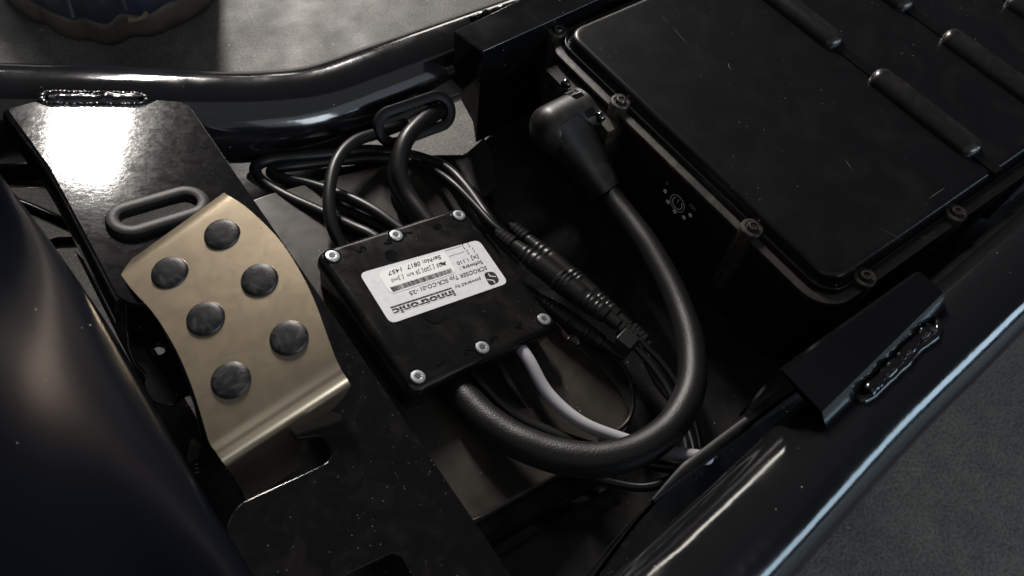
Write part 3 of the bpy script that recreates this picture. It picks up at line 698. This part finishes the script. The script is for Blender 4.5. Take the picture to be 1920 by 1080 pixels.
# charge display on the wall
PD2 = Plane((BX0 + .0022, 0, 0), (-1, 0, 0), Vector((0, -1, 0)))
dp = obj('charge_display', on(PD2, flat([ccw(rpoly([PD2.l(*p) for p in [(1240, 326), (1314, 388), (1300, 440), (1230, 374)]], .0015))], .0004), 0, 0, .0004), M['panel'], bat)
dot = mesh('display_dot', *lathe([(.0016, 0), (.0016, .0002), (.0014, .0003)], 16), M['whiteink'])
for (x, y) in [(1248, 358), (1253, 378), (1266, 396), (1283, 407), (1295, 403)]:
    inst('display_dot', dot, PD2.m(*PD2.l(x, y), .0004), dp)
def arcstrip(x, y, r, a0, a1, wd):
    n = 24; o = [(r * math.cos(math.radians(a0 + (a1 - a0) * k / n)), r * math.sin(math.radians(a0 + (a1 - a0) * k / n))) for k in range(n + 1)]
    i = [((r - wd) * math.cos(math.radians(a0 + (a1 - a0) * k / n)), (r - wd) * math.sin(math.radians(a0 + (a1 - a0) * k / n))) for k in range(n, -1, -1)]
    return on(PD2, flat([o + i], .0001), *PD2.l(x, y), .0006)
obj('power_symbol', arcstrip(1271, 381, .0066, 0, 359, .00035), M['whiteink'], dp)
obj('power_symbol', arcstrip(1271, 381, .0046, 130, 410, .00055), M['whiteink'], dp)
pc_ = PD2.l(1271, 380); obj('power_symbol', on(PD2, flat([[(-.0002, .0006), (.0002, .0006), (.0002, .0038), (-.0002, .0038)]], .0001), *pc_, .0006), M['whiteink'], dp)
def dl(s, x, y, size):
    V, Fc = text_vf(s, .01); cx = (min(v.x for v in V) + max(v.x for v in V)) / 2
    obj('lettering', on(PD2, ([((v.x - cx) * size, (v.y - .35) * size, 0) for v in V], Fc), *PD2.l(x, y), .0006), M['dimink2'], dp, ang=0)
dl('0', 1252, 343, .0046); dl('100', 1300, 388, .0044)

# ================================================================== angled plug with thick cable
def P_(px, py, z_): return W(px, py, z_)
plg = thing('angled_plug', 'bulky right-angled black plug pushed into the battery socket, thick cable leaving it', 'plug', W(1060, 230, -.060))
zp = -.040
c0 = PW.w(*PW.l(1094, 212)); zc = c0.z
bp_ = [c0 + Vector((.001, 0, 0)), c0 + Vector((-.010, 0, 0)), c0 + Vector((-.020, 0, -.0005)), c0 + Vector((-.029, -.003, -.001)), c0 + Vector((-.033, -.010, -.001)), c0 + Vector((-.0335, -.020, -.001))]
bpath = catmull(bp_, 6); nb = len(bpath)
hr = [.0155 + .0015 * math.sin(math.pi * i / (nb - 1)) for i in range(nb)]
neck0 = bpath[-1]
e1 = W(1090, 290, -.043); e2 = W(1136, 358, -.046)
# build elbow so that it ends heading for the sleeve
neckdir = (e2 - c0).normalized()
E0 = c0 + Vector((-.026, 0, 0))
cyl = [c0 + Vector((.001, 0, 0)) + Vector((-.0425, -.001, 0)) * t for t in [k / 24 for k in range(25)]]
def rcyl(t): return .0168 * (1 if t < .66 else math.sqrt(max(.10, 1 - ((t - .66) / .36) ** 2.4)))
obj('plug_elbow', tube(cyl, [rcyl(k / 24) for k in range(25)], 36), M['plug'], plg, ang=1.0)
S0 = c0 + Vector((-.0205, -.002, 0))
sp_ = [S0 + (e2 - S0) * (k / 16) for k in range(17)]
def sq(i, t): c, s = abs(math.cos(t)), abs(math.sin(t)); return 1 / (c ** 3.4 + s ** 3.4) ** (1 / 3.4)
obj('plug_sleeve', tube(sp_, [.0168 - .0072 * (k / 16) for k in range(17)], 28, rf=sq), M['plug'], plg, ang=1.0)
obj('coupling_ring', tube([c0 + Vector((-.002, 0, 0)), c0 + Vector((-.0095, 0, 0))], .0172, 26, rf=lambda i, t: 1 + .03 * (1 if math.sin(t * 13) > 0 else -1)), M['mark'], plg)
cpts = [(1134, 352, -.046), (1162, 392, -.046), (1212, 458, -.044), (1262, 548, -.042), (1294, 640, -.038), (1294, 730, -.034), (1252, 806, -.031), (1176, 852, -.030), (1090, 862, -.031), (1000, 840, -.034), (926, 800, -.038), (872, 750, -.042), (846, 715, -.045), (825, 690, -.047)]
pth = pxpath(cpts, 10); n_ = len(pth)
obj('thick_cable', tube(pth, [(.0082 + .0014 * min(1, max(0, (i / n_ - .25) / .35))) for i in range(n_)], 24, rf=lambda i, t: 1 + .008 * math.sin(i * .7 + t)), M['thick'], plg)

# ================================================================== cables
def cable(label, pts, pxw, m='cable', group='thin black cables', r=None):
    p = pxpath(pts, 8); md = p[len(p) // 2]
    o = obj('cable', tube(p, r or rad(pxw, md), 14), M[m]); return tag(o, label, 'cable', group)
cable('thick black cable dropping from the oval grommet to the far right corner of the controller', [(838, 208, -.052), (815, 212, -.045), (785, 234, -.040), (758, 268, -.038), (748, 318, -.042), (762, 362, -.048), (790, 402, -.050), (830, 450, -.052)], 33)
cable('black cable hugging the left side of the thick grommet cable', [(818, 214, -.058), (780, 245, -.050), (748, 285, -.048), (740, 330, -.052), (752, 375, -.057), (778, 410, -.058), (820, 460, -.058)], 27)
cable('black cable arching from the grommet to the near left corner of the controller', [(760, 232, -.052), (715, 248, -.044), (664, 266, -.036), (630, 305, -.030), (617, 365, -.030), (622, 420, -.034), (640, 462, -.040), (660, 510, -.044)], 24)
cable('outer black cable loop lying on the tray near the shiny plate', [(930, 436, -.054), (905, 395, -.058), (868, 345, -.062), (830, 312, -.066), (765, 290, -.066), (690, 282, -.060), (600, 290, -.055), (520, 297, -.050), (482, 310, -.048), (486, 336, -.048), (530, 366, -.046), (600, 398, -.046), (660, 426, -.046), (700, 445, -.045), (760, 490, -.045)], 23)
cable('inner black cable loop crossing over the tray behind the arching cable', [(900, 410, -.066), (860, 350, -.068), (820, 316, -.070), (760, 297, -.066), (650, 300, -.062), (560, 310, -.058), (512, 318, -.052), (520, 332, -.051), (580, 346, -.050), (650, 370, -.046), (700, 395, -.044), (742, 425, -.044), (800, 470, -.045)], 21)
cable('lowest black cable of the bundle entering the controller from the left', [(515, 322, -.058), (570, 362, -.054), (640, 392, -.053), (700, 418, -.051), (735, 438, -.050), (790, 480, -.050)], 20)
cable('short black cable bend under the bundle beside the near controller corner', [(470, 330, -.066), (500, 350, -.062), (560, 392, -.060), (615, 424, -.057), (660, 450, -.055), (720, 480, -.055)], 20)
cable('slim black cable running from the tray corner to the inline connector', [(760, 300, -.066), (810, 318, -.062), (850, 345, -.055), (890, 385, -.052), (920, 418, -.050), (945, 440, -.050)], 15)
cable('flat black cable beside the tray rim leading to the inline connector', [(700, 292, -.070), (780, 305, -.068), (838, 345, -.060), (878, 392, -.058), (905, 424, -.056), (925, 440, -.056)], 11)
cable('grey cable leaving the controller and passing under the thick cable to the rubber edging', [(968, 640, -.047), (992, 676, -.046), (1028, 738, -.050), (1090, 792, -.050), (1170, 824, -.050), (1240, 844, -.047), (1285, 852, -.036), (1310, 856, -.036), (1326, 859, -.046)], 25, 'grey', 'grey cable')
cable('black cable beside the thick cable at the near side of the controller', [(868, 680, -.050), (904, 720, -.050), (960, 776, -.056), (1040, 815, -.058), (1120, 842, -.058), (1230, 872, -.054), (1320, 880, -.048)], 24)
cable('short black cable dropping from the controller between grey and black cables', [(930, 670, -.050), (955, 716, -.052), (985, 762, -.062), (1010, 800, -.068)], 20)
cable('thin black cable curving below the thick cable towards the near tube', [(1010, 850, -.070), (1080, 880, -.068), (1150, 905, -.065), (1220, 912, -.060), (1290, 880, -.052), (1340, 850, -.046)], 19)
cable('black lead from the connectors down behind the thick cable, left one', [(1180, 640, -.060), (1225, 690, -.062), (1262, 750, -.062), (1285, 830, -.060), (1290, 900, -.056)], 13)
cable('black lead from the connectors down behind the thick cable, middle one', [(1190, 630, -.060), (1240, 680, -.064), (1280, 740, -.066), (1305, 800, -.064), (1320, 870, -.058)], 12)
cable('black lead from the connectors down behind the thick cable, right one', [(1196, 640, -.058), (1230, 715, -.070), (1275, 775, -.070), (1300, 840, -.066), (1300, 900, -.060)], 12)
cable('thin black cable looping round the tongue of the tray', [(1150, 660, -.066), (1180, 710, -.068), (1186, 770, -.068), (1160, 806, -.066), (1120, 812, -.064)], 9)

# ================================================================== inline connectors
def connector(label, ax, bx, z0, z1, wpx, seed, steps):
    A = W(*ax, z0); B = W(*bx, z1); L = (B - A); r0 = rad(wpx, A.lerp(B, .5)); n = 120
    t_ = thing('inline_connector', label, 'connector', A.lerp(B, .5) - Vector((0, 0, r0)), 'moulded inline connectors')
    def prof(t):
        if t < .12: return .55
        if t < .30: return .66 + (t - .12) * 1.6
        if t < .62: return .98
        if t < .80: return .90 - (t - .62) * 1.0
        return .58
    def body(t0, t1, nm, m='cable'):
        k = max(4, int(n * (t1 - t0))); path = [A + L * (t0 + (t1 - t0) * i / k) + Vector((0, 0, 0)) for i in range(k + 1)]
        rs = []
        for i in range(k + 1):
            t = t0 + (t1 - t0) * i / k; g = 1.0
            for s in steps:
                if abs(t - s) < .007: g = 1.10
            rs.append(prof(t) * r0 * g)
        return obj(nm, tube(path, rs, 20), M[m], t_, ang=.6)
    body(.10, .47, 'plug_half'); body(.473, .88, 'socket_half')
    for side in (0, 1):
        for k in range(4):
            t = (.015 + k * .026) if side == 0 else (.985 - k * .026)
            c = A + L * t; d = L.normalized()
            obj('strain_relief_ring', tube([c - d * .0012, c + d * .0012], r0 * (.56 + .03 * k), 14, rf=sq), M['cable'], t_)
    obj('core', tube([A - L * .02, A + L * .12], r0 * .36, 12), M['cable'], t_); obj('core', tube([A + L * .86, B + L * .03], r0 * .36, 12), M['cable'], t_)
    return t_
ST = [.20, .235, .27, .46, .485, .51, .66, .69, .72, .75]
connector('largest black inline connector, lying on top along the right edge of the controller', (934, 438), (1192, 634), -.046, -.050, 43, 1, ST)
connector('black inline connector behind the largest one, towards the battery', (960, 425), (1210, 640), -.062, -.064, 40, 2, ST)
connector('black inline connector half hidden beneath the largest one, towards the controller', (985, 545), (1168, 668), -.060, -.063, 36, 3, ST)
tie = obj('cable_tie', on(Plane(W(1178, 634, -.038), (.1, 0, 1), (W(1215, 662, -.04) - W(1178, 634, -.04))), loft([[Vector((x, y, h)) for x, y in rrect(-.0055, -.0055, .0055, .0055, .001, 2)] for h in (-.010, .0)])), M['cable'])
bevel_obj(tag(tie, 'small square black clip holding the connector ends together', 'cable clip'), .0006)

# ================================================================== rear fender, near the camera at the left
fn = thing('fender', 'large smooth out of focus black fender in the near left corner', 'fender', W(200, 900, -.05))
ed = catmull([W(-160, 130, .02), W(-60, 255, .028), (W(28, 372, .034)), W(120, 500, .042), W(230, 690, .05), W(330, 870, .058), W(436, 1056, .066), W(560, 1290, .075)], 8)
loops = []
dirn = (ed[-1] - ed[0]).normalized(); side = Vector((-1, 0, 0)); side = (side - dirn * side.dot(dirn)).normalized()
R_ = .17
for q in (-.05, -.025, -.008): loops.append([p + Vector((0, 0, q)) for p in ed])
def tilt(o):
    T_ = [(0, 62), (.006, 40), (.015, 28), (.03, 19), (.045, 8), (.065, -4), (.10, -14), (.3, -22)]
    for (a0, t0), (a1, t1) in zip(T_[:-1], T_[1:]):
        if o <= a1: return t0 + (t1 - t0) * (o - a0) / (a1 - a0)
    return -22
oo = 0; hh_ = 0; fc_ = W(235, 700, .05)
for st in [0, .001, .002, .003, .004, .005, .006, .008, .01, .012, .014, .016, .018, .02, .02, .02, .02, .02, .03, .03, .04]:
    hh_ += st * math.tan(math.radians(tilt(oo + st / 2))); oo += st
    loops.append([p + side * oo + Vector((0, 0, hh_ - ((p - fc_).dot(dirn)) ** 2 / (2 * .20) * min(1, oo / .03))) for p in ed])
shell = obj('fender_shell', loft(loops, False, False, False), M['fender'], fn, ang=1.3)
so = shell.modifiers.new('solid', 'SOLIDIFY'); so.thickness = .003; so.offset = 0
obj('fender_edge', tube([p + Vector((0, 0, -.0)) for p in ed], .0011, 10), M['gloss'], fn)

# ================================================================== shoe
sh = thing('shoe', 'dark blue shoe with wavy worn rubber sole standing on the concrete', 'shoe', W(200, -60, -.16))
sole_px = [(-20, -60), (6, -18), (28, 14), (58, 34), (84, 42), (112, 62), (144, 70), (166, 70), (196, 79), (222, 76), (246, 63), (290, 61), (330, 44), (372, 22), (398, -2), (410, -50), (400, -160), (300, -300), (60, -300), (-10, -180)]
zf = -.16
s2 = catmull([Vector((x, y, 0)) for x, y in sole_px], 5, True)
def ring_(k, zz, wav=0):
    out = []
    for i, p in enumerate(s2):
        c = Vector((200, -110, 0)); q = c + (p - c) * k; out.append(W(q.x, q.y, zz + wav * math.sin(i * .8)))
    return out
sm = [ring_(1.0, zf + h) for h in (0,)]
L0 = [W(p.x, p.y, zf + .006) for p in s2]
base = [Vector((p.x, p.y, zf)) for p in L0]
cx = Vector((sum(p.x for p in L0) / len(L0), sum(p.y for p in L0) / len(L0), 0))
def insx(k, zz, wav=0): return [Vector((cx.x + (p.x - cx.x) * k, cx.y + (p.y - cx.y) * k, zz + wav * math.sin(i * .55))) for i, p in enumerate(L0)]
obj('sole', loft([insx(.965, zf + .0005), insx(.985, zf + .003), insx(1.0, zf + .008), insx(.995, zf + .013, .0008), insx(.985, zf + .020, .0016), insx(.975, zf + .024, .0018), insx(.955, zf + .025, .0018), insx(.92, zf + .023)]), M['sole'], sh, ang=1.2)
obj('upper', loft([insx(.958, zf + .020), insx(.962, zf + .034), insx(.945, zf + .048), insx(.80, zf + .070), insx(.6, zf + .082), insx(.4, zf + .088), insx(.2, zf + .090)]), M['shoe'], sh, ang=1.4)
for xa, ya, xb, yb in [(118, -40, 138, 34), (215, -40, 236, 18)]:
    pa = W(xa, ya, zf + .062); pb = W(xb, yb, zf + .040); obj('seam', tube(catmull([pa, (pa + pb) / 2 + Vector((0, 0, .003)), pb], 6), .0022, 8), M['shoe'], sh)
obj('mud_crumb', tube(pxpath([(242, 38, zf + .0335), (262, 36, zf + .034), (276, 24, zf + .036)], 6), .0020, 8, rf=ripple(.5, 12, 4)), M['crumb'], sh)

la = W(436, 70, zf); ld = Vector((math.sin(math.radians(25.5)), math.cos(math.radians(25.5)), 0)); ln = Vector((-ld.y, ld.x, 0)); lr = .085
tt_ = (W(220, -110, zf) - la).dot(ld); lc_ = la + ld * tt_ + ln * lr
obj('shadow_leg_stub', tube([Vector((lc_.x, lc_.y, zf + .075 + k * .05)) + ln * (.002 * math.sin(k * 1.7)) for k in range(4)], [lr * (.9 + .02 * k) for k in range(4)], 28), M['shoe'], sh, ang=1.2)  # unseen leg stub, added and sized to cast the floor shadow beside the shoe

# fine scratches on the battery lid
rs = random.Random(11)
for (xa, ya, xb, yb) in [(1650, 428, 1692, 450), (1742, 372, 1772, 352), (1262, 52, 1290, 84), (1240, 30, 1256, 44), (1585, 300, 1600, 322), (1840, 118, 1862, 108), (1365, 118, 1372, 132)]:
    p0 = W(xa, ya, .00015); p1 = W(xb, yb, .00015); mm_ = p0.lerp(p1, .5) + Vector((rs.uniform(-1, 1), rs.uniform(-1, 1), 0)) * .0006
    obj('scratch', tube(catmull([p0, mm_, p1], 5), [.00004, .0001, .00014, .00016, .00014, .00016, .00014, .00012, .0001, .00006, .00003], 5), M['dimink'], bat)
